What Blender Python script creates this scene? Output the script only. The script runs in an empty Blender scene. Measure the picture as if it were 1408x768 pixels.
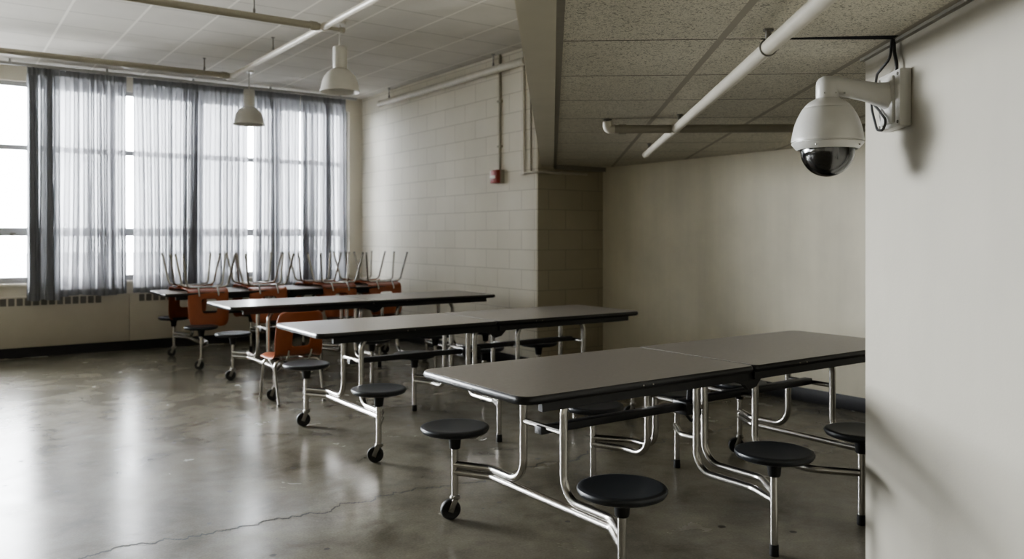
import bpy, bmesh, math, random
from math import sin, cos, pi, radians, tan, atan2
from mathutils import Vector, Matrix

random.seed(7)
scene = bpy.context.scene
COL = scene.collection

# ------------------------------------------------------------------ camera frame
FPX = 1127.0
EYE = 1.4
YAW = math.atan(794 / FPX)                 # camera turned right of world +Y
FX, FY = sin(YAW), cos(YAW)                # forward
RX, RY = cos(YAW), -sin(YAW)               # right
HOR = 325.0
DANG = YAW + math.atan(56 / FPX)           # direction of the alcove grid
D = Vector((sin(DANG), cos(DANG), 0))
E = Vector((cos(DANG), -sin(DANG), 0))


def pix(px, py, Z):
    lat = (px - 704) / FPX * Z
    return Vector((Z * FX + lat * RX, Z * FY + lat * RY, EYE + (HOR - py) * Z / FPX))


def on_x(px, py, x):
    t = (px - 704) / FPX
    return pix(px, py, x / (FX + t * RX))


def on_y(px, py, y):
    t = (px - 704) / FPX
    return pix(px, py, y / (FY + t * RY))


# ------------------------------------------------------------------ materials
def new_mat(name):
    m = bpy.data.materials.new(name)
    m.use_nodes = True
    nt = m.node_tree
    nt.nodes.clear()
    out = nt.nodes.new('ShaderNodeOutputMaterial')
    return m, nt, out


def N(nt, typ, **kw):
    n = nt.nodes.new(typ)
    for k, v in kw.items():
        if k in ('inputs',):
            for kk, vv in v.items():
                n.inputs[kk].default_value = vv
        else:
            setattr(n, k, v)
    return n


def L(nt, a, b):
    nt.links.new(a, b)


def ramp(nt, fac, stops):
    r = N(nt, 'ShaderNodeValToRGB')
    els = r.color_ramp.elements
    while len(els) < len(stops):
        els.new(0.5)
    for e, (p, c) in zip(els, stops):
        e.position = p
        e.color = (c[0], c[1], c[2], 1) if len(c) == 3 else c
    L(nt, fac, r.inputs[0])
    return r.outputs[0]


def math_n(nt, op, a, b=None, c=None):
    n = N(nt, 'ShaderNodeMath', operation=op)
    for i, v in enumerate((a, b, c)):
        if v is None:
            continue
        if isinstance(v, (int, float)):
            n.inputs[i].default_value = v
        else:
            L(nt, v, n.inputs[i])
    return n.outputs[0]


def mixc(nt, fac, a, b, mode='MIX'):
    n = N(nt, 'ShaderNodeMix', data_type='RGBA', blend_type=mode)
    for i, v in ((0, fac), (6, a), (7, b)):
        if isinstance(v, (int, float)):
            n.inputs[i].default_value = v
        elif isinstance(v, tuple):
            n.inputs[i].default_value = (v[0], v[1], v[2], 1)
        else:
            L(nt, v, n.inputs[i])
    return n.outputs[2]


def simple(name, col, rough=0.5, metal=0.0, var=0.08, scale=30.0, bump=0.0, bscale=200.0, spec=0.5, coat=0.0):
    m, nt, out = new_mat(name)
    p = N(nt, 'ShaderNodeBsdfPrincipled')
    p.inputs['Roughness'].default_value = rough
    p.inputs['Metallic'].default_value = metal
    p.inputs['Specular IOR Level'].default_value = spec
    p.inputs['Coat Weight'].default_value = coat
    tc = N(nt, 'ShaderNodeTexCoord')
    no = N(nt, 'ShaderNodeTexNoise', inputs={'Scale': scale, 'Detail': 4.0})
    L(nt, tc.outputs['Object'], no.inputs['Vector'])
    lo = tuple(c * (1 - var) for c in col)
    hi = tuple(min(1, c * (1 + var)) for c in col)
    L(nt, ramp(nt, no.outputs['Fac'], [(0.3, lo), (0.7, hi)]), p.inputs['Base Color'])
    if bump:
        nb = N(nt, 'ShaderNodeTexNoise', inputs={'Scale': bscale, 'Detail': 3.0})
        L(nt, tc.outputs['Object'], nb.inputs['Vector'])
        b = N(nt, 'ShaderNodeBump', inputs={'Strength': bump, 'Distance': 0.002})
        L(nt, nb.outputs['Fac'], b.inputs['Height'])
        L(nt, b.outputs['Normal'], p.inputs['Normal'])
    L(nt, p.outputs[0], out.inputs[0])
    return m


def mat_floor():
    m, nt, out = new_mat('polished_concrete')
    p = N(nt, 'ShaderNodeBsdfPrincipled')
    tc = N(nt, 'ShaderNodeTexCoord')
    co = tc.outputs['Object']
    n1 = N(nt, 'ShaderNodeTexNoise', inputs={'Scale': 0.9, 'Detail': 7.0, 'Roughness': 0.62, 'Distortion': 0.6})
    n2 = N(nt, 'ShaderNodeTexNoise', inputs={'Scale': 5.5, 'Detail': 8.0, 'Roughness': 0.7, 'Distortion': 0.3})
    n3 = N(nt, 'ShaderNodeTexNoise', inputs={'Scale': 90.0, 'Detail': 4.0})
    for n in (n1, n2, n3):
        L(nt, co, n.inputs['Vector'])
    base = ramp(nt, n1.outputs['Fac'], [(0.28, (0.125, 0.115, 0.088)), (0.5, (0.18, 0.168, 0.132)), (0.74, (0.25, 0.236, 0.192))])
    fine = ramp(nt, n2.outputs['Fac'], [(0.3, (0.80, 0.79, 0.78)), (0.7, (1.1, 1.1, 1.1))])
    c = mixc(nt, 0.8, base, fine, 'MULTIPLY')
    grain = ramp(nt, n3.outputs['Fac'], [(0.3, (0.82, 0.82, 0.82)), (0.7, (1.1, 1.1, 1.1))])
    c = mixc(nt, 0.8, c, grain, 'MULTIPLY')
    n4 = N(nt, 'ShaderNodeTexNoise', inputs={'Scale': 2.4, 'Detail': 6.0, 'Roughness': 0.6, 'Distortion': 0.4})
    L(nt, co, n4.inputs['Vector'])
    c = mixc(nt, 0.9, c, ramp(nt, n4.outputs['Fac'], [(0.30, (0.55, 0.54, 0.53)), (0.48, (0.95, 0.95, 0.95)), (0.72, (1.22, 1.22, 1.20))]), 'MULTIPLY')
    # crack along x at y ~ 4
    sx = N(nt, 'ShaderNodeSeparateXYZ')
    L(nt, co, sx.inputs[0])
    nc = N(nt, 'ShaderNodeTexNoise', noise_dimensions='1D', inputs={'Scale': 2.2, 'Detail': 6.0, 'Roughness': 0.6})
    L(nt, sx.outputs['X'], nc.inputs['W'])
    off = math_n(nt, 'MULTIPLY', math_n(nt, 'SUBTRACT', nc.outputs['Fac'], 0.5), 0.42)
    d = math_n(nt, 'ABSOLUTE', math_n(nt, 'SUBTRACT', math_n(nt, 'SUBTRACT', sx.outputs['Y'], 4.0), off))
    wv = math_n(nt, 'MULTIPLY', n2.outputs['Fac'], 0.016)
    crack = math_n(nt, 'LESS_THAN', d, wv)
    # pits
    vo = N(nt, 'ShaderNodeTexVoronoi', inputs={'Scale': 9.0, 'Randomness': 1.0})
    L(nt, co, vo.inputs['Vector'])
    sep = N(nt, 'ShaderNodeSeparateColor')
    L(nt, vo.outputs['Color'], sep.inputs[0])
    rad = math_n(nt, 'MULTIPLY', math_n(nt, 'POWER', sep.outputs[0], 4.5), 0.19)
    pit = math_n(nt, 'LESS_THAN', vo.outputs['Distance'], rad)
    dark = math_n(nt, 'MAXIMUM', math_n(nt, 'MULTIPLY', crack, 0.85), math_n(nt, 'MULTIPLY', pit, 0.75))
    c = mixc(nt, dark, c, (0.015, 0.013, 0.011))
    L(nt, c, p.inputs['Base Color'])
    r = N(nt, 'ShaderNodeMapRange', inputs={'From Min': 0.3, 'From Max': 0.7, 'To Min': 0.20, 'To Max': 0.28})
    L(nt, n4.outputs['Fac'], r.inputs['Value'])
    rr = math_n(nt, 'ADD', r.outputs[0], math_n(nt, 'MULTIPLY', dark, 0.3))
    L(nt, rr, p.inputs['Roughness'])
    L(nt, math_n(nt, 'MULTIPLY', math_n(nt, 'SUBTRACT', 1.0, dark), 0.33), p.inputs['Specular IOR Level'])
    hb = math_n(nt, 'MULTIPLY', n2.outputs['Fac'], 0.06)
    b = N(nt, 'ShaderNodeBump', inputs={'Strength': 0.08, 'Distance': 0.008})
    L(nt, hb, b.inputs['Height'])
    L(nt, b.outputs['Normal'], p.inputs['Normal'])
    L(nt, p.outputs[0], out.inputs[0])
    return m


def mat_tile_ceiling(name, tile, bar, line_u, line_v, pu, pv, wu, wv, du, dv, speck, bump):
    """grid in object space; u = local x lines, v = local y lines; pu/pv phase."""
    m, nt, out = new_mat(name)
    p = N(nt, 'ShaderNodeBsdfPrincipled')
    p.inputs['Roughness'].default_value = 0.85
    p.inputs['Specular IOR Level'].default_value = 0.2
    tc = N(nt, 'ShaderNodeTexCoord')
    co = tc.outputs['Object']
    s = N(nt, 'ShaderNodeSeparateXYZ')
    L(nt, co, s.inputs[0])

    def line(val, ph, size, w):
        a = math_n(nt, 'FRACT', math_n(nt, 'ADD', math_n(nt, 'DIVIDE', math_n(nt, 'SUBTRACT', val, ph), size), 1000.5))
        a = math_n(nt, 'MULTIPLY', math_n(nt, 'ABSOLUTE', math_n(nt, 'SUBTRACT', a, 0.5)), size)
        return math_n(nt, 'LESS_THAN', a, w / 2)
    lu = line(s.outputs['X'], pu, du, wu)
    lv = line(s.outputs['Y'], pv, dv, wv)
    n1 = N(nt, 'ShaderNodeTexNoise', inputs={'Scale': 1.6, 'Detail': 3.0})
    L(nt, co, n1.inputs['Vector'])
    c0 = ramp(nt, n1.outputs['Fac'], [(0.3, tuple(t * 0.93 for t in tile)), (0.7, tuple(min(1, t * 1.05) for t in tile))])
    n2 = N(nt, 'ShaderNodeTexNoise', inputs={'Scale': 62.0, 'Detail': 2.0, 'Distortion': 2.2, 'Roughness': 0.45})
    L(nt, co, n2.inputs['Vector'])
    sp = ramp(nt, n2.outputs['Fac'], [(0.39, (1, 1, 1)), (0.45, (0, 0, 0))])
    n3 = N(nt, 'ShaderNodeTexNoise', inputs={'Scale': 190.0, 'Detail': 2.0})
    L(nt, co, n3.inputs['Vector'])
    sp2 = ramp(nt, n3.outputs['Fac'], [(0.39, (1, 1, 1)), (0.45, (0, 0, 0))])
    bwn = N(nt, 'ShaderNodeRGBToBW')
    L(nt, sp, bwn.inputs[0])
    bw2 = N(nt, 'ShaderNodeRGBToBW')
    L(nt, sp2, bw2.inputs[0])
    spk = math_n(nt, 'MAXIMUM', math_n(nt, 'MULTIPLY', bwn.outputs[0], speck), math_n(nt, 'MULTIPLY', bw2.outputs[0], speck * 0.45))
    c = mixc(nt, spk, c0, tuple(t * 0.3 for t in tile))
    c = mixc(nt, lv, c, line_v)
    c = mixc(nt, lu, c, line_u)
    L(nt, c, p.inputs['Base Color'])
    h = math_n(nt, 'SUBTRACT', math_n(nt, 'MAXIMUM', lu, 0.0), spk)
    b = N(nt, 'ShaderNodeBump', inputs={'Strength': bump, 'Distance': 0.004})
    L(nt, h, b.inputs['Height'])
    L(nt, b.outputs['Normal'], p.inputs['Normal'])
    L(nt, p.outputs[0], out.inputs[0])
    return m


def mat_block(name, col, axis):
    """painted concrete block; axis 'Y' wall runs along world y, 'X' along x."""
    m, nt, out = new_mat(name)
    p = N(nt, 'ShaderNodeBsdfPrincipled')
    p.inputs['Roughness'].default_value = 0.62
    p.inputs['Specular IOR Level'].default_value = 0.3
    tc = N(nt, 'ShaderNodeTexCoord')
    s = N(nt, 'ShaderNodeSeparateXYZ')
    L(nt, tc.outputs['Object'], s.inputs[0])
    cb = N(nt, 'ShaderNodeCombineXYZ')
    L(nt, s.outputs[axis], cb.inputs[0])
    L(nt, math_n(nt, 'ADD', s.outputs['Z'], 0.02), cb.inputs[1])
    br = N(nt, 'ShaderNodeTexBrick', offset=0.5, squash=1.0)
    br.inputs['Scale'].default_value = 1.0
    br.inputs['Mortar Size'].default_value = 0.006
    br.inputs['Mortar Smooth'].default_value = 0.4
    br.inputs['Brick Width'].default_value = 0.46
    br.inputs['Row Height'].default_value = 0.213
    br.inputs['Color1'].default_value = (col[0], col[1], col[2], 1)
    br.inputs['Color2'].default_value = (col[0] * .95, col[1] * .95, col[2] * .945, 1)
    br.inputs['Mortar'].default_value = (col[0] * .74, col[1] * .73, col[2] * .72, 1)
    L(nt, cb.outputs[0], br.inputs['Vector'])
    n = N(nt, 'ShaderNodeTexNoise', inputs={'Scale': 60.0, 'Detail': 5.0})
    L(nt, tc.outputs['Object'], n.inputs['Vector'])
    n1 = N(nt, 'ShaderNodeTexNoise', inputs={'Scale': 1.3, 'Detail': 4.0})
    L(nt, tc.outputs['Object'], n1.inputs['Vector'])
    c = mixc(nt, 1.0, br.outputs['Color'], ramp(nt, n1.outputs['Fac'], [(0.3, (0.93, 0.93, 0.92)), (0.7, (1.04, 1.04, 1.04))]), 'MULTIPLY')
    L(nt, c, p.inputs['Base Color'])
    h = math_n(nt, 'ADD', math_n(nt, 'MULTIPLY', br.outputs['Fac'], -1.0), math_n(nt, 'MULTIPLY', n.outputs['Fac'], 0.35))
    b = N(nt, 'ShaderNodeBump', inputs={'Strength': 0.35, 'Distance': 0.005})
    L(nt, h, b.inputs['Height'])
    L(nt, b.outputs['Normal'], p.inputs['Normal'])
    L(nt, p.outputs[0], out.inputs[0])
    return m


def mat_plaster(name, col, stain=0.1, spots=False):
    m, nt, out = new_mat(name)
    p = N(nt, 'ShaderNodeBsdfPrincipled')
    p.inputs['Roughness'].default_value = 0.6
    p.inputs['Specular IOR Level'].default_value = 0.3
    tc = N(nt, 'ShaderNodeTexCoord')
    co = tc.outputs['Object']
    n1 = N(nt, 'ShaderNodeTexNoise', inputs={'Scale': 1.5, 'Detail': 6.0, 'Roughness': 0.6})
    L(nt, co, n1.inputs['Vector'])
    mp = N(nt, 'ShaderNodeMapping')
    mp.inputs['Scale'].default_value = (5.0, 5.0, 0.5)
    L(nt, co, mp.inputs['Vector'])
    n2 = N(nt, 'ShaderNodeTexNoise', inputs={'Scale': 1.0, 'Detail': 5.0})
    L(nt, mp.outputs[0], n2.inputs['Vector'])
    f = math_n(nt, 'ADD', math_n(nt, 'MULTIPLY', n1.outputs['Fac'], 0.6), math_n(nt, 'MULTIPLY', n2.outputs['Fac'], 0.4))
    c = ramp(nt, f, [(0.35, tuple(x * (1 - stain) for x in col)), (0.62, tuple(min(1, x * (1 + stain * .4)) for x in col))])
    if spots:
        vo = N(nt, 'ShaderNodeTexVoronoi', inputs={'Scale': 5.0})
        L(nt, co, vo.inputs['Vector'])
        sep = N(nt, 'ShaderNodeSeparateColor')
        L(nt, vo.outputs['Color'], sep.inputs[0])
        rad = math_n(nt, 'MULTIPLY', math_n(nt, 'POWER', sep.outputs[0], 9.0), 0.035)
        c = mixc(nt, math_n(nt, 'MULTIPLY', math_n(nt, 'LESS_THAN', vo.outputs['Distance'], rad), 0.45), c, (0.12, 0.11, 0.1))
    L(nt, c, p.inputs['Base Color'])
    nb = N(nt, 'ShaderNodeTexNoise', inputs={'Scale': 110.0, 'Detail': 4.0})
    L(nt, co, nb.inputs['Vector'])
    nb2 = N(nt, 'ShaderNodeTexNoise', inputs={'Scale': 5.0, 'Detail': 3.0})
    L(nt, co, nb2.inputs['Vector'])
    h = math_n(nt, 'ADD', math_n(nt, 'MULTIPLY', nb.outputs['Fac'], 0.25), nb2.outputs['Fac'])
    b = N(nt, 'ShaderNodeBump', inputs={'Strength': 0.25, 'Distance': 0.008})
    L(nt, h, b.inputs['Height'])
    L(nt, b.outputs['Normal'], p.inputs['Normal'])
    L(nt, p.outputs[0], out.inputs[0])
    return m


def mat_curtain(name, col, sheer, trans):
    m, nt, out = new_mat(name)
    tc = N(nt, 'ShaderNodeTexCoord')
    no = N(nt, 'ShaderNodeTexNoise', inputs={'Scale': 9.0, 'Detail': 4.0})
    mp = N(nt, 'ShaderNodeMapping')
    mp.inputs['Scale'].default_value = (6, 6, 0.4)
    L(nt, tc.outputs['Object'], mp.inputs['Vector'])
    L(nt, mp.outputs[0], no.inputs['Vector'])
    c = ramp(nt, no.outputs['Fac'], [(0.3, tuple(x * .88 for x in col)), (0.7, col)])
    di = N(nt, 'ShaderNodeBsdfDiffuse')
    tl = N(nt, 'ShaderNodeBsdfTranslucent')
    tp = N(nt, 'ShaderNodeBsdfTransparent')
    tp.inputs[0].default_value = (0.95, 0.95, 0.96, 1)
    L(nt, c, di.inputs[0])
    L(nt, c, tl.inputs[0])
    m1 = N(nt, 'ShaderNodeMixShader')
    m1.inputs[0].default_value = trans
    L(nt, di.outputs[0], m1.inputs[1])
    L(nt, tl.outputs[0], m1.inputs[2])
    m2 = N(nt, 'ShaderNodeMixShader')
    # cloth seen edge-on is denser
    lw = N(nt, 'ShaderNodeLayerWeight', inputs={'Blend': 0.5})
    fac = math_n(nt, 'MULTIPLY', math_n(nt, 'SUBTRACT', 1.0, lw.outputs['Facing']), sheer)
    L(nt, fac, m2.inputs[0])
    L(nt, m1.outputs[0], m2.inputs[1])
    L(nt, tp.outputs[0], m2.inputs[2])
    L(nt, m2.outputs[0], out.inputs[0])
    return m


def mat_glass(name, tint=(0.97, 0.98, 1.0), refl=0.06, rough=0.0):
    m, nt, out = new_mat(name)
    tp = N(nt, 'ShaderNodeBsdfTransparent')
    tp.inputs[0].default_value = (*tint, 1)
    gl = N(nt, 'ShaderNodeBsdfGlossy')
    gl.inputs['Roughness'].default_value = rough
    lw = N(nt, 'ShaderNodeFresnel', inputs={'IOR': 1.45})
    mx = N(nt, 'ShaderNodeMixShader')
    L(nt, math_n(nt, 'ADD', lw.outputs[0], refl - 0.04), mx.inputs[0])
    L(nt, tp.outputs[0], mx.inputs[1])
    L(nt, gl.outputs[0], mx.inputs[2])
    L(nt, mx.outputs[0], out.inputs[0])
    return m


WALL = (0.56, 0.53, 0.47)
M = {
    'floor': mat_floor(),
    'ceil': mat_tile_ceiling('white_ceiling_tiles', (0.62, 0.60, 0.55), (0.7, 0.7, 0.7), (0.78, 0.76, 0.70), (0.42, 0.405, 0.365),
                             0.976, 8.30, 0.022, 0.016, 0.575, 0.585, 0.06, 0.1),
    'alcove_ceil': mat_tile_ceiling('fissured_ceiling_tiles', (0.72, 0.69, 0.59), (0.4, 0.4, 0.4), (0.42, 0.39, 0.33), (0.17, 0.155, 0.13),
                                    0.6475, 3.196, 0.03, 0.012, 0.656, 0.70, 0.75, 0.35),
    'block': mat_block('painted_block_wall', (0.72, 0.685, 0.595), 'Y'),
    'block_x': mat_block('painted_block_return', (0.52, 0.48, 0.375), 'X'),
    'plaster': mat_plaster('aged_plaster', (0.78, 0.735, 0.605), 0.12),
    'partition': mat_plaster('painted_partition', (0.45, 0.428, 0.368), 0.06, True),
    'wall': mat_plaster('painted_wall', (0.68, 0.64, 0.54), 0.05),
    'soffit': simple('bulkhead_paint', (0.55, 0.515, 0.415), 0.5, var=0.04, scale=4),
    'trim': simple('ceiling_edge_trim', (0.30, 0.285, 0.245), 0.5, var=0.05),
    'black_base': simple('black_rubber_base', (0.012, 0.012, 0.014), 0.5),
    'black_gap': simple('dark_open_joint', (0.006, 0.006, 0.006), 0.9),
    'laminate': simple('grey_laminate', (0.265, 0.245, 0.22), 0.32, var=0.07, scale=55, bump=0.05, bscale=350, spec=0.5),
    'edge': simple('black_edge_band', (0.018, 0.018, 0.019), 0.32, var=0.05),
    'black': simple('black_steel', (0.012, 0.012, 0.013), 0.42),
    'chrome': simple('brushed_chrome', (0.50, 0.485, 0.46), 0.27, 1.0, var=0.05, scale=20),
    'seat': simple('charcoal_plastic_seat', (0.022, 0.025, 0.030), 0.40, var=0.1, scale=80, bump=0.12, bscale=600),
    'rubber': simple('black_rubber', (0.012, 0.012, 0.012), 0.55),
    'orange': simple('orange_plastic_shell', (0.31, 0.088, 0.032), 0.42, var=0.06, scale=14, bump=0.06, bscale=500),
    'pipe': simple('cream_painted_pipe', (0.60, 0.57, 0.49), 0.42, var=0.05, scale=10),
    'pipe_dark': simple('dull_painted_pipe', (0.36, 0.335, 0.27), 0.42, var=0.05, scale=10),
    'conduit': simple('painted_conduit', (0.34, 0.315, 0.25), 0.5, var=0.05),
    'steel': simple('dull_steel', (0.25, 0.24, 0.22), 0.4, 0.8),
    'camwhite': simple('white_powdercoat', (0.63, 0.62, 0.59), 0.36, var=0.02, scale=8, bump=0.02),
    'cable': simple('grey_cable_jacket', (0.055, 0.055, 0.055), 0.5),
    'lens': simple('glossy_black', (0.006, 0.006, 0.007), 0.1),
    'lensgrey': simple('smoked_grey_insert', (0.05, 0.05, 0.052), 0.25),
    'bubble': mat_glass('clear_bubble', (0.93, 0.93, 0.92), 0.13),
    'glass': mat_glass('window_glass', (0.96, 0.97, 0.98), 0.05),
    'winframe': simple('grey_window_frame', (0.40, 0.40, 0.40), 0.4, var=0.04),
    'heater': simple('beige_heater_enamel', (0.50, 0.465, 0.385), 0.45, var=0.03, scale=6),
    'slot': simple('dark_grille_slot', (0.16, 0.15, 0.135), 0.7),
    'curtain': mat_curtain('sheer_grey_curtain', (0.325, 0.325, 0.34), 0.045, 0.64),
    'curtain_dark': mat_curtain('bunched_grey_curtain', (0.30, 0.305, 0.32), 0.02, 0.5),
    'edge_shade': mat_curtain('curtain_edge_shade', (0.26, 0.265, 0.28), 0.0, 0.12),  # same cloth, darkened and near opaque: shade of the wall behind painted in
    'lampwhite': simple('white_enamel', (0.60, 0.59, 0.55), 0.35, var=0.02),
    'lampin': simple('reflector_white', (0.85, 0.85, 0.83), 0.3, var=0.02),
    'red': simple('fire_alarm_red', (0.27, 0.035, 0.03), 0.4),
    'white': simple('white_plastic', (0.7, 0.68, 0.64), 0.4),
    'snow': simple('snowy_ground', (0.20, 0.204, 0.208), 0.9, var=0.06, scale=0.3),
    'bark': simple('hazy_bark', (0.06, 0.058, 0.055), 0.9),
}

# ------------------------------------------------------------------ mesh helpers


def fillet(pts, r, n=6):
    pts = [Vector(p) for p in pts]
    out = [pts[0]]
    for i in range(1, len(pts) - 1):
        a, b, c = pts[i - 1], pts[i], pts[i + 1]
        u, v = (a - b), (c - b)
        lu, lv = u.length, v.length
        u.normalize(); v.normalize()
        ang = u.angle(v)
        if ang > pi - 0.02:
            out.append(b); continue
        t = min(r / tan(ang / 2), lu * 0.49, lv * 0.49)
        rr = t * tan(ang / 2)
        p0, p1 = b + u * t, b + v * t
        cen = b + (u + v).normalized() * (rr / sin(ang / 2))
        d0, d1 = p0 - cen, p1 - cen
        for k in range(n + 1):
            f = k / n
            w = d0.angle(d1)
            q = (d0 * sin((1 - f) * w) + d1 * sin(f * w)) / sin(w)
            out.append(cen + q)
    out.append(pts[-1])
    return out


class MB:
    def __init__(s):
        s.bm = bmesh.new()

    def box(s, lo, hi, mat=None, bevel=0.0, rot=None):
        lo, hi = Vector(lo), Vector(hi)
        c, d = (lo + hi) / 2, hi - lo
        r = bmesh.ops.create_cube(s.bm, size=1.0)
        vs = r['verts']
        bmesh.ops.scale(s.bm, vec=d, verts=vs)
        if bevel:
            es = list({e for v in vs for e in v.link_edges})
            rb = bmesh.ops.bevel(s.bm, geom=es, offset=bevel, segments=2, profile=0.5, affect='EDGES')
            vs = [v for v in rb['verts']]
            vs = list({v for f in rb['faces'] for v in f.verts} | set(v for v in vs if v.is_valid))
            # collect whole island
            seen = set(vs); st = list(vs)
            while st:
                v = st.pop()
                for e in v.link_edges:
                    o = e.other_vert(v)
                    if o not in seen:
                        seen.add(o); st.append(o)
            vs = list(seen)
        if rot:
            bmesh.ops.transform(s.bm, matrix=rot.to_4x4(), verts=vs)
        bmesh.ops.translate(s.bm, vec=c, verts=vs)
        return s

    def obox(s, c, ax, ay, az, dx, dy, dz, bevel=0.0):
        rot = Matrix((Vector(ax).normalized(), Vector(ay).normalized(), Vector(az).normalized())).transposed()
        c = Vector(c)
        h = Vector((dx, dy, dz)) / 2
        return s.box(c - h, c + h, bevel=bevel, rot=rot)

    def tube(s, pts, r, seg=10, fil=0.0, cap=True, fn=6):
        pts = fillet(pts, fil, fn) if fil else [Vector(p) for p in pts]
        q = [pts[0]]
        for p in pts[1:]:
            if (p - q[-1]).length > 1e-5:
                q.append(p)
        pts = q
        rings = []
        up = None
        for i, p in enumerate(pts):
            if i == 0:
                t = (pts[1] - p)
            elif i == len(pts) - 1:
                t = (p - pts[-2])
            else:
                t = (pts[i + 1] - p).normalized() + (p - pts[i - 1]).normalized()
            t.normalize()
            if up is None:
                up = Vector((0, 0, 1)) if abs(t.z) < 0.9 else Vector((1, 0, 0))
            up = (up - t * up.dot(t))
            up.normalize()
            b = t.cross(up)
            rr = r[i] if isinstance(r, (list, tuple)) else r
            rings.append([s.bm.verts.new(p + (up * cos(2 * pi * k / seg) + b * sin(2 * pi * k / seg)) * rr) for k in range(seg)])
        for a, c in zip(rings, rings[1:]):
            for k in range(seg):
                s.bm.faces.new((a[k], a[(k + 1) % seg], c[(k + 1) % seg], c[k]))
        if cap:
            s.bm.faces.new(list(reversed(rings[0])))
            s.bm.faces.new(rings[-1])
        return s

    def lathe(s, prof, seg=32, c=(0, 0, 0), mat=None, close=False):
        """prof: list of (r, z) bottom to top"""
        c = Vector(c)
        rings = []
        for r, z in prof:
            if r < 1e-5:
                v = Vector((0, 0, z))
                if mat: v = mat @ v
                rings.append([s.bm.verts.new(v + c)])
            else:
                ring = []
                for k in range(seg):
                    v = Vector((r * cos(2 * pi * k / seg), r * sin(2 * pi * k / seg), z))
                    if mat: v = mat @ v
                    ring.append(s.bm.verts.new(v + c))
                rings.append(ring)
        for a, b in zip(rings, rings[1:]):
            for k in range(seg):
                k2 = (k + 1) % seg
                if len(a) == 1 and len(b) == 1:
                    continue
                if len(a) == 1:
                    s.bm.faces.new((a[0], b[k2], b[k]))
                elif len(b) == 1:
                    s.bm.faces.new((a[k], a[k2], b[0]))
                else:
                    s.bm.faces.new((a[k], a[k2], b[k2], b[k]))
        return s

    def prism(s, poly, z0, z1):
        a = [s.bm.verts.new((x, y, z0)) for x, y in poly]
        b = [s.bm.verts.new((x, y, z1)) for x, y in poly]
        n = len(poly)
        s.bm.faces.new(list(reversed(a)))
        s.bm.faces.new(b)
        for k in range(n):
            s.bm.faces.new((a[k], a[(k + 1) % n], b[(k + 1) % n], b[k]))
        return s

    def loft(s, rings, cap=True):
        R = [[s.bm.verts.new(Vector(p)) for p in ring] for ring in rings]
        n = len(R[0])
        for a, b in zip(R, R[1:]):
            for k in range(n):
                s.bm.faces.new((a[k], a[(k + 1) % n], b[(k + 1) % n], b[k]))
        if cap:
            s.bm.faces.new(list(reversed(R[0])))
            s.bm.faces.new(R[-1])
        return s

    def quad(s, *pts):
        s.bm.faces.new([s.bm.verts.new(Vector(p)) for p in pts])
        return s

    def build(s, name, mat, parent=None, smooth=True, recalc=True, ang=35):
        if recalc:
            bmesh.ops.recalc_face_normals(s.bm, faces=s.bm.faces)
        me = bpy.data.meshes.new(name)
        s.bm.to_mesh(me)
        s.bm.free()
        me.materials.append(mat)
        if smooth:
            me.shade_smooth()
            me.set_sharp_from_angle(angle=radians(ang))
        o = bpy.data.objects.new(name, me)
        COL.objects.link(o)
        if parent:
            o.parent = parent
        return o


def tag(o, label=None, cat=None, group=None, kind=None):
    if label: o['label'] = label
    if cat: o['category'] = cat
    if group: o['group'] = group
    if kind: o['kind'] = kind
    return o


def thing(name, label, cat, loc=(0, 0, 0), rotz=0.0, group=None):
    o = bpy.data.objects.new(name, None)
    o.empty_display_size = 0.1
    COL.objects.link(o)
    o.location = loc
    o.rotation_euler = (0, 0, rotz)
    return tag(o, label, cat, group)


def struct(o):
    o['kind'] = 'structure'
    return o


KIDS = {}


def kids(o):
    return [c for c in bpy.data.objects if c.parent == o]


def copy_tree(o, parent=None):
    c = o.copy()
    COL.objects.link(c)
    if parent: c.parent = parent
    for ch in kids(o):
        copy_tree(ch, c)
    return c


# ------------------------------------------------------------------ room shell
XL, YB, CEIL, ALC = -11.5, -4.2, 3.42, 2.16
XR, XA = 5.15, 6.05              # block wall, alcove wall
YW, YR = 11.15, 6.84             # window wall, return wall
WT = 0.3

mb = MB(); mb.box((XL - WT, YB - WT, -0.2), (XA + WT, YW + WT, 0.0))
struct(mb.build('floor', M['floor'], smooth=False))
mb = MB(); mb.box((XL - WT, YB - WT, CEIL), (XA + WT, YW + WT, CEIL + 0.2))
struct(mb.build('ceiling', M['ceil'], smooth=False))
# block wall with its return (one solid block from the window wall to the alcove)
mb = MB(); mb.box((XR, YR + 0.02, 0), (XR + 0.25, YW, CEIL))
struct(mb.build('wall_right', M['block'], smooth=False))
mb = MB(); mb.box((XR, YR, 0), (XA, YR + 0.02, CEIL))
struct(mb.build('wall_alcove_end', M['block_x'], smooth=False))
mb = MB(); mb.box((XA, YB, 0), (XA + WT, YR + 0.3, CEIL))
struct(mb.build('wall_alcove', M['plaster'], smooth=False))
mb = MB(); mb.box((XL - WT, YB - WT, 0), (XA + WT, YB, CEIL))
struct(mb.build('wall_front', M['wall'], smooth=False))

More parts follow.
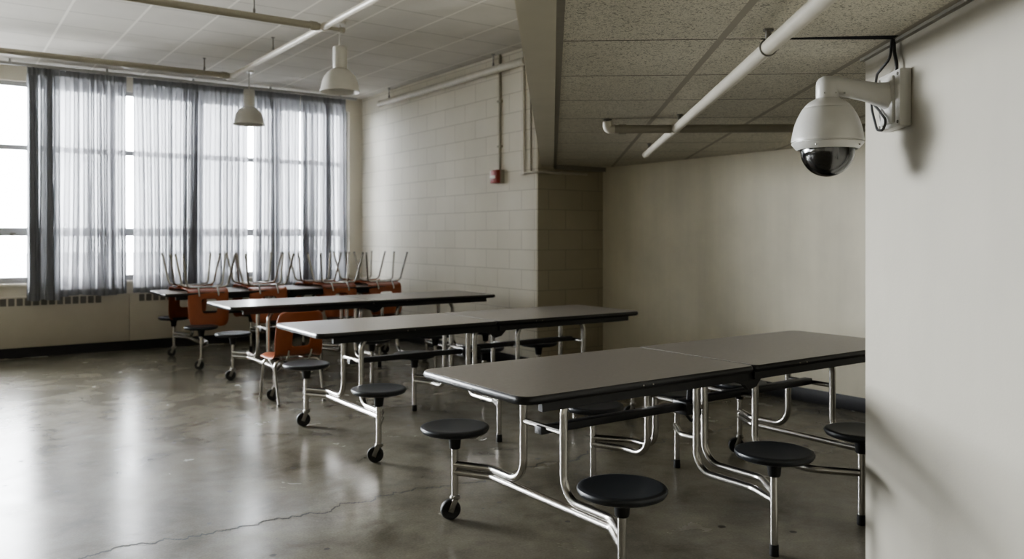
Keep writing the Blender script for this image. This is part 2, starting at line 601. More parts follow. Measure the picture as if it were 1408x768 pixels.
# window wall
PITCH, WX1 = 1.05, 4.95
NW = 11
WX0 = -10.8
SILL, HEAD = 0.85, 3.22
mb = MB()
mb.box((XL - WT, YW, 0), (XR + 0.25, YW + WT, SILL))
mb.box((XL - WT, YW, HEAD), (XR + 0.25, YW + WT, CEIL))
mb.box((XL - WT, YW, SILL), (WX0, YW + WT, HEAD))
mb.box((WX1, YW, SILL), (XR + 0.25, YW + WT, HEAD))
struct(mb.build('wall_back', M['wall'], smooth=False))
TR, LB = 2.45, 1.455
WB = [WX0, -8.7, -6.6, -4.5, -2.4, -0.3, 1.8, 2.85, 3.9, WX1]
NW = len(WB) - 1
for i in range(NW):
    x0, x1 = WB[i], WB[i + 1]
    y0, y1 = YW + 0.08, YW + 0.14
    f = 0.055
    mb = MB()
    mb.box((x0, y0, SILL), (x0 + f, y1, HEAD))
    mb.box((x1 - f, y0, SILL), (x1, y1, HEAD))
    mb.box((x0 + f, y0, HEAD - 0.05), (x1 - f, y1, HEAD))
    mb.box((x0 + f, y0, SILL), (x1 - f, y1, SILL + 0.07))
    mb.box((x0 + f, y0, TR - 0.03), (x1 - f, y1, TR + 0.03))
    mb.box((x0 + f, y0 - 0.02, LB - 0.05), (x1 - f, y1, LB + 0.05))
    fr = struct(mb.build('window_%d' % (i + 1), M['winframe'], smooth=False))
    mb = MB()
    mb.box((x0 + f, YW + 0.108, SILL + 0.07), (x1 - f, YW + 0.112, HEAD - 0.05))
    mb.build('pane', M['glass'], fr, smooth=False)
    mb = MB()
    mb.box(((x0 + x1) / 2 - 0.03, y0 - 0.035, LB - 0.035), ((x0 + x1) / 2 + 0.03, y0 - 0.02, LB - 0.01), bevel=0.004)
    mb.build('window_latch', M['steel'], fr)
mb = MB(); mb.box((XL, YW - 0.06, SILL - 0.03), (WX1 + 0.02, YW + 0.08, SILL), bevel=0.004)
struct(mb.build('trim_1', M['wall']))           # window stool

mb = MB(); mb.box((XL - WT, YB, 0), (XL, YW, CEIL))
struct(mb.build('wall_left', M['wall'], smooth=False))

# baseboards
for nm, lo, hi in (('baseboard_alcove', (XA - 0.012, YB, 0), (XA, YR, 0.115)),
                   ('baseboard_alcove_end', (XR, YR - 0.012, 0), (XA - 0.012, YR, 0.115)),
                   ('baseboard_right', (XR - 0.012, YR - 0.012, 0), (XR, YW - 0.13, 0.115))):
    mb = MB(); mb.box(lo, hi, bevel=0.003)
    struct(mb.build(nm, M['black_base']))

# alcove ceiling (object axes follow E, D so that the tile grid is in object space)
ROT = atan2(E.y, E.x)


def to_ed(x, y):
    v = Vector((x, y, 0))
    return (v.dot(E), v.dot(D))


LB0, LB1 = -0.118, 0.012          # bulkhead in E
def bulk_at(l, y):
    # point on the line E-offset l at world y
    d = (y - l * E.y) / D.y
    return (E * l + D * d)


pA, pB = bulk_at(LB1, YR), bulk_at(LB1, YB)
poly = [to_ed(pA.x, pA.y), to_ed(XA, YR), to_ed(XA, YB), to_ed(pB.x, pB.y)]
mb = MB(); mb.prism(poly, 0, 0.05)
o = struct(mb.build('ceiling_alcove', M['alcove_ceil'], smooth=False))
o.location = (0, 0, ALC); o.rotation_euler = (0, 0, ROT)
# bulkhead
q = [bulk_at(LB0, YR), bulk_at(LB1, YR), bulk_at(LB1, YB), bulk_at(LB0, YB)]
mb = MB(); mb.prism([to_ed(p.x, p.y) for p in q], ALC - 0.03, CEIL)
o = struct(mb.build('wall_bulkhead', M['soffit'], smooth=False)); o.rotation_euler = (0, 0, ROT)
# edge strip between bulkhead and tiles
q = [bulk_at(LB1, YR), bulk_at(LB1 + 0.028, YR), bulk_at(LB1 + 0.028, YB), bulk_at(LB1, YB)]
mb = MB(); mb.prism([to_ed(p.x, p.y) for p in q], ALC - 0.012, ALC)
o = struct(mb.build('trim_2', M['trim'], smooth=False)); o.rotation_euler = (0, 0, ROT)

# partition with the camera on it
P0 = pix(1190, 325, 3.5); P0.z = 0
p0e, p0d = to_ed(P0.x, P0.y)
mb = MB(); mb.box((p0e, p0d - 7.2, 0), (p0e + 0.3, p0d, ALC))
o = struct(mb.build('wall_partition', M['partition'], smooth=False)); o.rotation_euler = (0, 0, ROT)
mb = MB(); mb.box((p0e - 0.02, p0d - 7.2, ALC - 0.012), (p0e, p0d + 0.01, ALC)); mb.box((p0e, p0d, ALC - 0.02), (p0e + 0.3, p0d + 0.01, ALC))
o = struct(mb.build('trim_3', M['trim'], smooth=False)); o.rotation_euler = (0, 0, ROT)
# open dark joint in the tiles over the camera
mb = MB(); mb.prism([(0.80, 3.192), (p0e - 0.03, 3.165), (p0e - 0.03, 3.222), (0.80, 3.202)], ALC - 0.002, ALC)
o = struct(mb.build('trim_4', M['black_gap'], smooth=False)); o.rotation_euler = (0, 0, ROT)
# ledge where bulkhead meets the return wall
mb = MB(); mb.box((pA.x, YR - 0.05, ALC - 0.045), (XA, YR, ALC - 0.001))
struct(mb.build('trim_5', M['trim'], smooth=False))

# ------------------------------------------------------------------ heaters
def heater(x0, x1, g0, g1, label):
    t = thing('convector_heater', label, 'heater', ((x0 + x1) / 2, YW - 0.022, 0), group='convector heaters under the windows')
    cx = (x0 + x1) / 2
    y0 = -0.125
    mb = MB(); mb.box((x0 - cx + 0.002, y0, 0.115), (x1 - cx - 0.002, 0, 0.70), bevel=0.006)
    mb.build('cabinet', M['heater'], t)
    mb = MB(); mb.box((x0 - cx, y0 + 0.004, 0), (x1 - cx, 0, 0.115))
    mb.build('kick_base', M['black_base'], t, smooth=False)
    mb = MB()
    x = g0 - cx
    while x + 0.06 < g1 - cx:
        mb.box((x, y0 - 0.0015, 0.60), (x + 0.062, y0 + 0.002, 0.685))
        x += 0.082
    g = mb.build('grille', M['slot'], t, smooth=False)
    return t


heater(-4.03, -1.03, -3.9, -1.3, 'beige convector heater far left under the bare windows')
heater(-1.03, 1.97, -0.95, 1.70, 'long beige convector heater under the left curtain, dark slots near the top')
heater(1.97, 4.97, 2.08, 4.7, 'beige convector heater behind the rear table, right of the seam')

# ------------------------------------------------------------------ curtains
RAILY = 10.90
mb = MB()
mb.box((0.5, RAILY - 0.02, 3.352), (4.95, RAILY + 0.02, 3.385), bevel=0.003)
for x in (0.7, 1.7, 2.7, 3.7, 4.7):
    mb.box((x - 0.012, RAILY - 0.012, 3.38), (x + 0.012, RAILY + 0.012, CEIL))
tag(mb.build('curtain_rail', M['winframe']), 'grey curtain rail fixed under the ceiling along the windows', 'curtain rail')


def curtain(x0, x1, folds, amp, mat, label, zb=0.70, zt=3.35, seed=0, gather=0.0):
    rnd = random.Random(seed)
    nx, nz = folds * 16, 36
    cx = (x0 + x1) / 2
    ph = [rnd.uniform(-0.5, 0.5) for _ in range(8)]
    # fold phase advances unevenly, so folds differ in width and depth
    ww = [rnd.uniform(0.6, 1.5) for _ in range(folds)]
    tot = sum(ww)
    dep = [rnd.uniform(0.6, 1.25) for _ in range(folds + 1)]
    bm = bmesh.new()
    rows = []
    for j in range(nz + 1):
        v = j / nz
        z = zb + (zt - zb) * v
        row = []
        for k in range(folds):
            for i in range(16 if k < folds - 1 else 17):
                f = i / 16
                u = (sum(ww[:k]) + f * ww[k]) / tot
                d = dep[k] * (1 - f) + dep[k + 1] * f
                a = amp * d * (0.75 + 0.35 * (1 - v))
                drift = 0.9 * (1 - v) * sin(2 * pi * u * 1.3 + ph[0] * 6) + 0.35 * sin(4 * v + 5 * u + ph[1] * 6)
                t = 2 * pi * (k + f) + drift
                y = a * (sin(t) + 0.22 * sin(2 * t + ph[2] * 6))
                end = min(1.0, u / 0.04, (1 - u) / 0.04)
                x = (u - 0.5) * (x1 - x0) + (-0.55 * a * sin(2 * t) + 0.018 * (1 - v) * sin(6 * u + ph[3] * 6)) * end
                if v > 0.96:                        # pinch pleats at the heading
                    y = amp * 0.8 * (abs(sin(t * 0.5)) ** 0.5 - 0.6)
                zz = z + (0.010 * sin(9 * u + seed) if j == 0 else 0)
                row.append(bm.verts.new((x, y, zz)))
        rows.append(row)
    nx = len(rows[0]) - 1
    for a, b in zip(rows, rows[1:]):
        for i in range(nx):
            fc = bm.faces.new((a[i], a[i + 1], b[i + 1], b[i]))
            zc_ = (a[i].co.z + b[i].co.z) / 2
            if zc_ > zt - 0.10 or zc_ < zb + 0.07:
                fc.material_index = 1  # painted shade bands where the wall behind blocks window light
    me = bpy.data.meshes.new('curtain')
    bm.to_mesh(me); bm.free()
    me.materials.append(mat)
    me.materials.append(M['edge_shade'])
    me.shade_smooth()
    o = bpy.data.objects.new('curtain', me)
    COL.objects.link(o)
    o.location = (cx, RAILY, 0)
    return tag(o, label, 'curtain', 'grey curtains in front of the windows')


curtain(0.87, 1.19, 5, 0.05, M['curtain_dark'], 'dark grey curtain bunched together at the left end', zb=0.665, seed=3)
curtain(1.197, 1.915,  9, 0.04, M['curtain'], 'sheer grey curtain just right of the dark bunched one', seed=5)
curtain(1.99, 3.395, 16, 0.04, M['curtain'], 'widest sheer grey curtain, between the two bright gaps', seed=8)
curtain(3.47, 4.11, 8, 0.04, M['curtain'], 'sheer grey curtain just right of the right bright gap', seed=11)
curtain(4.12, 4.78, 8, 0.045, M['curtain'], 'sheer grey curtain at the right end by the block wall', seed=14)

# ------------------------------------------------------------------ tables
TH = 0.796
SEAM = -0.022
HL = 1.37
SY = 0.605


def rrect(x0, x1, y0, y1, rs, n=6):
    """rounded rectangle, rs = radii for corners (x0y0, x1y0, x1y1, x0y1)"""
    out = []
    for (cx, cy, sx, sy, r, a0) in ((x0, y0, 1, 1, rs[0], pi), (x1, y0, -1, 1, rs[1], 1.5 * pi), (x1, y1, -1, -1, rs[2], 0), (x0, y1, 1, -1, rs[3], .5 * pi)):
        if r < 1e-4:
            out.append((cx, cy)); continue
        for k in range(n + 1):
            a = a0 + (pi / 2) * k / n
            out.append((cx + sx * r + r * cos(a), cy + sy * r + r * sin(a)))
    return out


def table_half(root, sgn):
    x0, x1 = (-HL, SEAM - 0.004) if sgn < 0 else (SEAM + 0.004, HL)
    ro, ri = 0.055, 0.03
    rs = (ro, ri, ri, ro) if sgn < 0 else (ri, ro, ro, ri)
    top = MB()
    top.prism(rrect(x0 + .004, x1 - .004, -0.396, 0.396, rs), TH - 0.006, TH)
    t = top.build('tabletop', M['laminate'], root)
    eb = MB()
    z0, z1 = TH - 0.034, TH - 0.0015
    prof = [(0.006, z0), (0.0, z0 + 0.006), (-0.003, (z0 + z1) / 2), (0.0, z1 - 0.004), (0.004, z1)]
    rings = []
    for ins, z in prof:
        rings.append([(x, y, z) for x, y in rrect(x0 + ins, x1 - ins, -0.40 + ins, 0.40 - ins, rs)])
    eb.loft(rings)
    eb.build('edge_band', M['edge'], t)
    ap = MB()
    xa, xb = (x0 + 0.11, x1 - 0.02) if sgn < 0 else (x0 + 0.02, x1 - 0.11)
    for s in (-1, 1):
        ya, yb = sorted((s * 0.375, s * 0.345))
        ap.box((xa, ya, TH - 0.072), (xb, yb, TH - 0.034), bevel=0.002)
    for s in (-1, 1):                                      # cross rails under the top
        xc = (x0 + 0.2) if s < 0 else (x1 - 0.2)
        ap.box((xc - 0.02, -0.345, TH - 0.065), (xc + 0.02, 0.345, TH - 0.034))
    ap.build('apron_rail', M['black'], t, smooth=False)
    xm = x0 + (0.33 if sgn > 0 else 0.62)
    for k in (0, 0.055):
        riv = MB()
        riv.lathe([(0.004, 0), (0.003, 0.002), (0, 0.003)], 8, c=(xm + k, -0.4025, TH - 0.018), mat=Matrix.Rotation(pi / 2, 3, 'X'))
        riv.build('rivet', M['chrome'], t)


def u_tube(root, xb, xs, yu, s, h, lean, r=0.0180, jog=0.17):
    """upright at (xb,yu) turning outward (side s) and jogging to the stool post at (xs, s*SY)"""
    pts = [(xb + lean, yu, TH - 0.036), (xb + lean, yu, TH - 0.055), (xb, yu, TH - 0.135), (xb, yu, h), (xb, s * (SY - jog), h), (xs, s * SY, h)]
    mb = MB()
    mb.tube(fillet(pts, 0.10, 8), r, 12)
    return mb.build('leg_tube', M['chrome'], root)


YA, YB_ = 0.165, -0.13


def end_frame(root, sgn):
    xb, xs = (-0.958, -1.060) if sgn < 0 else (0.992, 1.092)
    u_tube(root, xb, xs, YA, 1, 0.272, 0.0)
    u_tube(root, xb, xs, YB_, -1, 0.272, -0.05 * sgn)
    mb = MB()
    mb.tube(fillet([(xs, SY, 0.234), (xb, SY - .17, 0.234), (xb, -(SY - .17), 0.234), (xs, -SY, 0.234)], 0.06, 6), 0.0180, 12)
    mb.build('floor_beam', M['chrome'], root)
    mb = MB(); mb.tube([(xb, YB_, 0.555), (xb, YA, 0.555)], 0.013, 10)
    mb.build('cross_bar', M['chrome'], root)


def inner_frame(root, xb, xs, double):
    for s, yu in ((1, 0.25), (-1, -0.09)):
        if double:
            u_tube(root, xb + 0.028, xs, yu, s, 0.277, 0.03)
            u_tube(root, xb - 0.030, xs, yu, s, 0.240, 0.0)
        else:
            u_tube(root, xb, xs, yu, s, 0.255, 0.045)
    mb = MB(); mb.tube([(xb, -0.09, 0.555), (xb, 0.25, 0.555)], 0.012, 10)
    mb.build('cross_bar', M['chrome'], root)


def seat_profile():
    return [(0, -0.026), (0.10, -0.026), (0.150, -0.024), (0.163, -0.018), (0.1700, -0.006), (0.1705, 0.000), (0.168, 0.006),
            (0.160, 0.0095), (0.148, 0.0095), (0.130, 0.0075), (0.06, 0.005), (0, 0.0045)]


def stool(root, x, y, caster, seat=True, ang=0.3, zt=0.454):
    if seat:
        mb = MB(); mb.lathe(seat_profile(), 48, c=(x, y, zt))
        st = mb.build('stool', M['seat'], root)
        mb = MB(); mb.lathe([(0.0, -0.105), (0.024, -0.105), (0.027, -0.1), (0.031, -0.055), (0.041, -0.036), (0.062, -0.027), (0.0, -0.027)], 24, c=(x, y, zt))
        mb.build('hub', M['rubber'], st)
        top = zt - 0.10
        pp = st
    else:
        mb = MB(); mb.lathe([(0.0, 0.25), (0.018, 0.25), (0.02, 0.30), (0.05, 0.345), (0.05, 0.352), (0.0, 0.352)], 20, c=(x, y, 0))
        st = mb.build('post_head', M['steel'], root)
        top = 0.27
        pp = st
    mb = MB()
    zb = 0.105 if caster else 0.03
    mb.tube([(x, y, zb), (x, y, top)], 0.0170, 14)
    mb.build('post', M['chrome'], pp)
    if caster:
        c = Vector((x, y, 0))
        ux = Vector((cos(ang), sin(ang), 0)); uy = Vector((-sin(ang), cos(ang), 0))
        wc = c - ux * 0.022 + Vector((0, 0, 0.05))
        mb = MB()
        rot = Matrix((ux, Vector((0, 0, 1)), -uy)).transposed()
        mb.lathe([(0.0, -0.013), (0.03, -0.013), (0.035, -0.016), (0.046, -0.016), (0.05, -0.010), (0.05, 0.010), (0.046, 0.016), (0.035, 0.016), (0.03, 0.013), (0.0, 0.013)], 28, c=wc, mat=rot)
        mb.build('caster_wheel', M['rubber'], pp)
        mb = MB()
        for s in (-1, 1):
            a = wc + uy * s * 0.022
            b = c + uy * s * 0.020 + Vector((0, 0, 0.105))
            for (p, q2, w) in ((a, b, 0.013),):
                d = (q2 - p).normalized()
                mb.obox((p + q2) / 2, d, uy, d.cross(uy), (q2 - p).length + 0.02, 0.004, 0.028, bevel=0.0015)
        mb.lathe([(0.0, 0.10), (0.024, 0.10), (0.026, 0.108), (0.022, 0.118), (0.0, 0.118)], 18, c=c)
        mb.tube([wc - uy * 0.027, wc + uy * 0.027], 0.007, 10)
        mb.build('caster_fork', M['steel'], pp)
    else:
        mb = MB(); mb.lathe([(0.0, 0.0), (0.019, 0.0), (0.021, 0.006), (0.019, 0.05), (0.0, 0.05)], 18, c=(x, y, 0))
        mb.build('foot_cap', M['rubber'], pp)


def make_table(name, label, loc, skip=None):
    root = thing(name, label, 'table', loc, 0, 'folding cafeteria tables with attached stools')
    table_half(root, -1); table_half(root, 1)
    end_frame(root, -1); end_frame(root, 1)
    inner_frame(root, -0.055, -0.157, True)
    inner_frame(root, 0.365, 0.50, False)
    # centre channels and hinge
    mb = MB(); mb.box((-0.985, -0.005, 0.525), (-0.06, 0.045, 0.56), bevel=0.003)
    mb.build('centre_channel', M['black'], root)
    mb = MB(); mb.box((0.05, -0.005, 0.545), (0.985, 0.045, 0.58), bevel=0.003)
    mb.build('centre_channel', M['black'], root)
    for s in (-1, 1):
        mb = MB()
        yy = s * 0.35
        mb.prism([(-0.10, 0), (0.10, 0), (0.10, -0.028), (0.05, -0.075), (0.0, -0.085), (-0.03, -0.06), (-0.10, -0.04)], -0.012, 0.012)
        for v in mb.bm.verts:
            x, y, z = v.co
            v.co = (x + SEAM, yy + z, TH - 0.036 + y)
        mb.build('hinge', M['black'], root, smooth=False)
    mb = MB()
    mb.box((-0.09, -0.03, 0.50), (0.07, 0.07, 0.57), bevel=0.01)
    mb.tube(fillet([(-0.06, 0.0, 0.50), (-0.02, 0.0, 0.46), (0.06, 0.0, 0.50)], 0.02), 0.009, 8)
    mb.tube([(-0.02, 0.02, 0.56), (0.0, 0.02, TH - 0.05)], 0.013, 8)
    mb.build('lock_mechanism', M['black'], root)
    k = 0
    for x, cas in ((-1.060, True), (-0.157, False), (0.512, False), (1.092, True)):
        for s in (-1, 1):
            k += 1
            stool(root, x, s * SY, cas, seat=not (skip and skip == (x, s)), ang=random.Random(k).uniform(-0.85, -0.3))
    return root


TABLES = [(3.172, 2.885, 0, 'grey-topped folding table nearest the camera, its right end behind the partition'),
          (3.312, 5.235, 0, 'grey-topped folding table directly behind the nearest one, round stools attached'),
          (3.44, 7.50, 0, 'long grey folding table with an upright orange chair at its left end'),
          (3.35, 9.52, 0, 'rear folding table before the curtains, carrying upturned orange chairs')]
t0 = make_table('cafeteria_table', TABLES[0][3], (TABLES[0][0], TABLES[0][1], 0))
for i in (1, 3):
    c = copy_tree(t0)
    c.location = (TABLES[i][0], TABLES[i][1], 0)
    c['label'] = TABLES[i][3]
make_table('cafeteria_table', TABLES[2][3], (TABLES[2][0], TABLES[2][1], 0), skip=(-1.060, -1))

# ------------------------------------------------------------------ chairs
SH = 0.40


def make_chair(label, name='school_chair', foot=0.268):
    """upright chair, front towards -y, seat height SH"""
    root = thing(name, label, 'chair', (0, 0, 0), 0, 'orange plastic school chairs')
    W = 0.215
    # side profile: (y, z) along the shell from front lip to back top, half width
    prof = [(-0.20, -0.035, 0.185), (-0.195, -0.012, 0.200), (-0.17, 0.0, 0.208), (-0.10, -0.004, 0.213), (-0.02, -0.008, 0.215), (0.06, -0.006, 0.215),
            (0.12, 0.004, 0.214), (0.16, 0.03, 0.213), (0.185, 0.085, 0.212), (0.198, 0.125, 0.212), (0.208, 0.165, 0.212), (0.222, 0.23, 0.21),
            (0.232, 0.29, 0.206), (0.240, 0.335, 0.198), (0.245, 0.365, 0.178), (0.247, 0.375, 0.15)]
    us = [-1, -0.96, -0.86, -0.7, -0.55, -0.36, -0.18, 0, 0.18, 0.36, 0.55, 0.7, 0.86, 0.96, 1]
    bm = bmesh.new()
    rows = []
    for j, (y, z, w) in enumerate(prof):
        f = j / (len(prof) - 1)
        row = []
        for u in us:
            back = max(0.0, min(1.0, (f - 0.42) / 0.2))
            edge = max(0.0, (abs(u) - 0.7) / 0.3) ** 2
            # seat edges curl down a little, back edges wrap forward
            dz = (0.010 * abs(u) ** 2 - 0.03 * edge) * (1 - back)
            dy = (0.028 * (1 - u * u) - 0.028 + (-0.028) * edge) * back
            row.append(bm.verts.new((u * w, y + dy, SH + z + dz)))
        rows.append(row)
    for j in range(len(prof) - 1):
        for i in range(len(us) - 1):
            if 8 <= j <= 10 and 5 <= i <= 8:
                continue                                  # hand slot low in the back
            bm.faces.new((rows[j][i], rows[j][i + 1], rows[j + 1][i + 1], rows[j + 1][i]))
    bmesh.ops.recalc_face_normals(bm, faces=bm.faces)
    me = bpy.data.meshes.new('shell')
    bm.to_mesh(me); bm.free()
    me.materials.append(M['orange']); me.shade_smooth()
    sh = bpy.data.objects.new('shell', me); COL.objects.link(sh); sh.parent = root
    so = sh.modifiers.new('thick', 'SOLIDIFY'); so.thickness = 0.010; so.offset = 0
    sb = sh.modifiers.new('sub', 'SUBSURF'); sb.levels = 1; sb.render_levels = 1
    # legs : chrome tubes, each bent under the seat then splayed to the floor
    z1 = SH - 0.035
    for sx in (-1, 1):
        for y_top, y_bot in ((-0.10, -0.185), (0.10, 0.205)):
            mb = MB()
            mb.tube(fillet([(sx * 0.10, y_top * 0.9, z1), (sx * min(0.212, foot), y_top * 1.15, z1 - 0.012), (sx * foot, y_bot, 0.012)], 0.05, 7), 0.0115, 10)
            lg = mb.build('leg', M['chrome'], root)
            mb = MB(); mb.lathe([(0, 0), (0.013, 0), (0.014, 0.02), (0.0, 0.024)], 12, c=(sx * foot, y_bot, 0.0))
            mb.build('glide', M['steel'], lg)
    mb = MB()
    for sx in (-1, 1):
        mb.tube(fillet([(sx * 0.10, -0.11, z1), (sx * 0.10, 0.13, z1), (sx * 0.10, 0.168, z1 + 0.05), (sx * 0.10, 0.184, z1 + 0.09)], 0.03), 0.0095, 10)
    for y in (-0.10, 0.10):
        mb.tube([(-0.11, y, z1), (0.11, y, z1)], 0.0095, 10)
    mb.build('under_frame', M['chrome'], root)
    return root


chair0 = make_chair('orange plastic school chair standing upright at the third table, back to the camera', foot=0.20)
chair0.location = (2.50, 6.83, 0); chair0.rotation_euler = (0, 0, pi + 0.06)

ttop = TH
t4 = TABLES[3]
NEARX = [2.42, 3.08, 3.93, 4.53]
FARX = [2.40, 3.12, 3.88, 4.48]
where = ['leftmost', 'second from left', 'third from left', 'rightmost']
first = chair1 = make_chair('orange school chair upturned')
for side, xs in ((-1, NEARX), (1, FARX)):
    for i, x in enumerate(xs):
        c = chair1 if chair1 else copy_tree(first)
        chair1 = None
        # inverted: seat surface on the table, back hanging outside the edge
        c.location = (x, t4[1] + side * 0.250, ttop + SH + 0.016)
        jit = random.uniform(-0.06, 0.06)
        c.rotation_euler = (pi, 0, (0 if side < 0 else pi) + jit)
        c['group'] = 'orange chairs upturned on the rear table'
        c['label'] = 'orange school chair upturned on the rear table, %s on its %s side' % (where[i], 'camera' if side < 0 else 'window')

# ------------------------------------------------------------------ pipes
def hanger(pipe, p, r, top):
    mb = MB()
    p = Vector(p)
    mb.tube([(p.x, p.y, p.z + r), (p.x, p.y, top)], 0.006, 8)
    mb.lathe([(0, 0), (0.011, 0), (0.011, 0.03), (0, 0.03)], 8, c=(p.x, p.y, p.z + r + 0.004))
    mb.lathe([(0, 0), (0.02, 0), (0.02, 0.006), (0, 0.006)], 10, c=(p.x, p.y, top - 0.0065))
    h = mb.build('pipe_hanger', M['steel'], pipe)
    return h


def ring(mb, p, d, r, w=0.02):
    d = Vector(d).normalized()
    mb.tube([Vector(p) - d * w / 2, Vector(p) + d * w / 2], r, 16)


ZA = 3.25
def pipe(name, label, pts, r, mat, hang=(), fil=0.0, bands=(), top=None, band_r=1.25, cat='pipe', bw=0.06):
    mb = MB(); mb.tube(pts, r, 18, fil=fil)
    o = mb.build(name, mat)
    tag(o, label, cat)
    for h in hang:
        hanger(o, h, r, top)
    for p, d in bands:
        mb = MB(); ring(mb, p, d, r * band_r, bw)
        mb.build('coupling', mat, o)
    return o


pipe('sprinkler_pipe', 'long cream pipe under the white main ceiling running towards the windows', [(2.81, 1.2, ZA), (2.81, 9.75, ZA)], 0.030, M['pipe'],
     hang=[(2.81, 8.2, ZA), (2.81, 4.5, ZA)], top=CEIL, bands=[((2.81, 6.89, ZA), (0, 1, 0)), ((2.81, 9.6, ZA), (0, 1, 0))])
pipe('sprinkler_branch_pipe', 'dull cream pipe crossing at top left, nearer of the two crossing pipes', [(XL + 0.05, 6.89, ZA - 0.0), (2.775, 6.89, ZA - 0.0)], 0.032, M['pipe_dark'],
     hang=[(2.2, 6.89, ZA), (-1.0, 6.89, ZA)], top=CEIL, bands=[((2.72, 6.89, ZA), (1, 0, 0))])
pipe('sprinkler_branch_pipe', 'dull cream pipe crossing just before the curtains at upper left', [(XL + 0.05, 9.6, ZA), (2.775, 9.6, ZA)], 0.032, M['pipe_dark'],
     hang=[(2.5, 9.6, ZA), (-1.0, 9.6, ZA)], top=CEIL, bands=[((2.72, 9.6, ZA), (1, 0, 0))])
mb = MB(); mb.tube([(2.842, 6.89, ZA), (2.99, 6.89, ZA)], 0.017, 12); mb.tube([(2.97, 6.89, ZA), (3.01, 6.89, ZA)], 0.026, 8)
o = mb.build('pipe_stub', M['pipe_dark']); tag(o, 'short capped pipe stub beside the nearer ceiling pipe joint', 'pipe')
# wall pipe
xw = XR - 0.085
pipe('wall_pipe', 'thick cream pipe running high along the painted block wall', [(xw, 6.95, 3.245), (xw, 10.35, 3.245)], 0.042, M['pipe'],
     hang=[(xw, 7.55, 3.245), (xw, 10.1, 3.245)], top=CEIL, bands=[((xw, 7.45, 3.245), (0, 1, 0)), ((xw, 10.35, 3.245), (0, 1, 0))], band_r=1.12, bw=0.07)

# alcove pipes (E/D frame)
def ed(e, d, z):
    v = E * e + D * d
    return Vector((v.x, v.y, z))


VP_ = 0.693
lp = 1.14 * VP_
zp = EYE + VP_
pipe('sprinkler_pipe', 'white pipe slanting under the low speckled alcove ceiling towards the viewer', [ed(lp, -0.5, zp), ed(lp, 7.0, zp)], 0.0275, M['pipe'],
     hang=[ed(lp, 3.05, zp), ed(lp, 6.75, zp), ed(lp, 5.15, zp)], top=ALC,
     bands=[(ed(lp, 5.33, zp), D), (ed(lp, 6.98, zp), D)], band_r=1.15, bw=0.05)
mb = MB()
for dd in (3.05,):
    c = ed(lp, dd, zp)
    pts = [c + (E * cos(a) + Vector((0, 0, 1)) * sin(a)) * 0.0305 for a in [pi * 2 * k / 24 for k in range(25)]]
    mb.tube(pts, 0.003, 6, cap=False)
o = mb.build('hanger_strap', M['steel'], bpy.data.objects['sprinkler_pipe.001'] if 'sprinkler_pipe.001' in bpy.data.objects else None)
ZC = 5.33
c0 = ed(0.36, ZC, zp)
cx = pipe('sprinkler_branch_pipe', 'horizontal cream pipe under the alcove ceiling with an elbow at its left end', [ed(0.385, ZC, zp), ed(lp - 0.0275, ZC, zp)], 0.027, M['pipe_dark'],
          hang=[], top=ALC, bands=[(ed(0.45, ZC, zp), E)], band_r=1.2, bw=0.05)
mb = MB(); mb.tube(fillet([ed(0.40, ZC, zp), ed(0.355, ZC, zp), ed(0.355, ZC, zp + 0.05)], 0.03, 6), 0.031, 14)
mb.build('elbow', M['pipe'], cx)
mb = MB()
b = ed(0.355, ZC, 0)
mb.lathe([(0, zp + 0.03), (0.018, zp + 0.03), (0.018, zp + 0.045), (0.012, zp + 0.048), (0.012, ALC - 0.01), (0.028, ALC - 0.008), (0.028, ALC - 0.001), (0, ALC - 0.001)], 12, c=(b.x, b.y, 0))
mb.build('sprinkler_head', M['steel'], cx)
pipe('sprinkler_branch_pipe', 'horizontal pipe right of the slanting alcove pipe, passing behind the dome camera', [ed(lp + 0.0275, ZC, zp), ed(3.2, ZC, zp)], 0.027, M['pipe_dark'],
     hang=[ed(2.6, ZC, zp)], top=ALC)

# conduits and fire alarm on the block wall
pa = on_x(689, 243, XR)
mb = MB(); mb.tube([(XR - 0.016, pa.y, pa.z + 0.07), (XR - 0.016, pa.y, CEIL)], 0.014, 10)
for z in (2.4, 2.9):
    mb.box((XR - 0.034, pa.y - 0.035, z - 0.012), (XR, pa.y + 0.035, z + 0.012), bevel=0.003)
tag(mb.build('electrical_conduit', M['conduit']), 'thin vertical conduit dropping from the ceiling to the red fire alarm', 'conduit')
al = thing('fire_alarm', 'small red fire alarm pull box on the painted block wall', 'fire alarm', (XR + 0.002, pa.y, pa.z))
mb = MB(); mb.box((-0.055, -0.07, -0.075), (0, 0.07, 0.075), bevel=0.006); mb.build('back_box', M['conduit'], al)
mb = MB(); mb.box((-0.075, 0.0, -0.072), (-0.055, 0.07, 0.072), bevel=0.004); mb.box((-0.105, -0.062, -0.072), (-0.055, 0.066, 0.072), bevel=0.006)
mb.build('pull_station', M['red'], al)
mb = MB(); mb.box((-0.112, -0.035, -0.022), (-0.104, 0.064, 0.012), bevel=0.003); mb.build('pull_handle', M['white'], al)
p1 = on_x(722, 237, XR)
mb = MB()
xx = XR - 0.018
mb.tube(fillet([(xx, p1.y, CEIL), (xx, p1.y, 2.075), (xx, YR - 0.018, 2.075), (XA - 0.25, YR - 0.018, 2.075)], 0.03, 6), 0.015, 12)
mb.box((xx - 0.018, p1.y - 0.025, 2.055), (XR, p1.y + 0.035, 2.10), bevel=0.004)
tag(mb.build('electrical_conduit', M['pipe']), 'cream conduit running down beside the bulkhead and along the alcove end wall', 'conduit')
p2 = on_x(731, 237, XR)
mb = MB(); mb.tube([(XR - 0.011, p2.y, 2.092), (XR - 0.011, p2.y, CEIL)], 0.009, 8)
tag(mb.build('electrical_conduit', M['conduit']), 'thinnest vertical conduit right at the corner of the block wall', 'conduit')

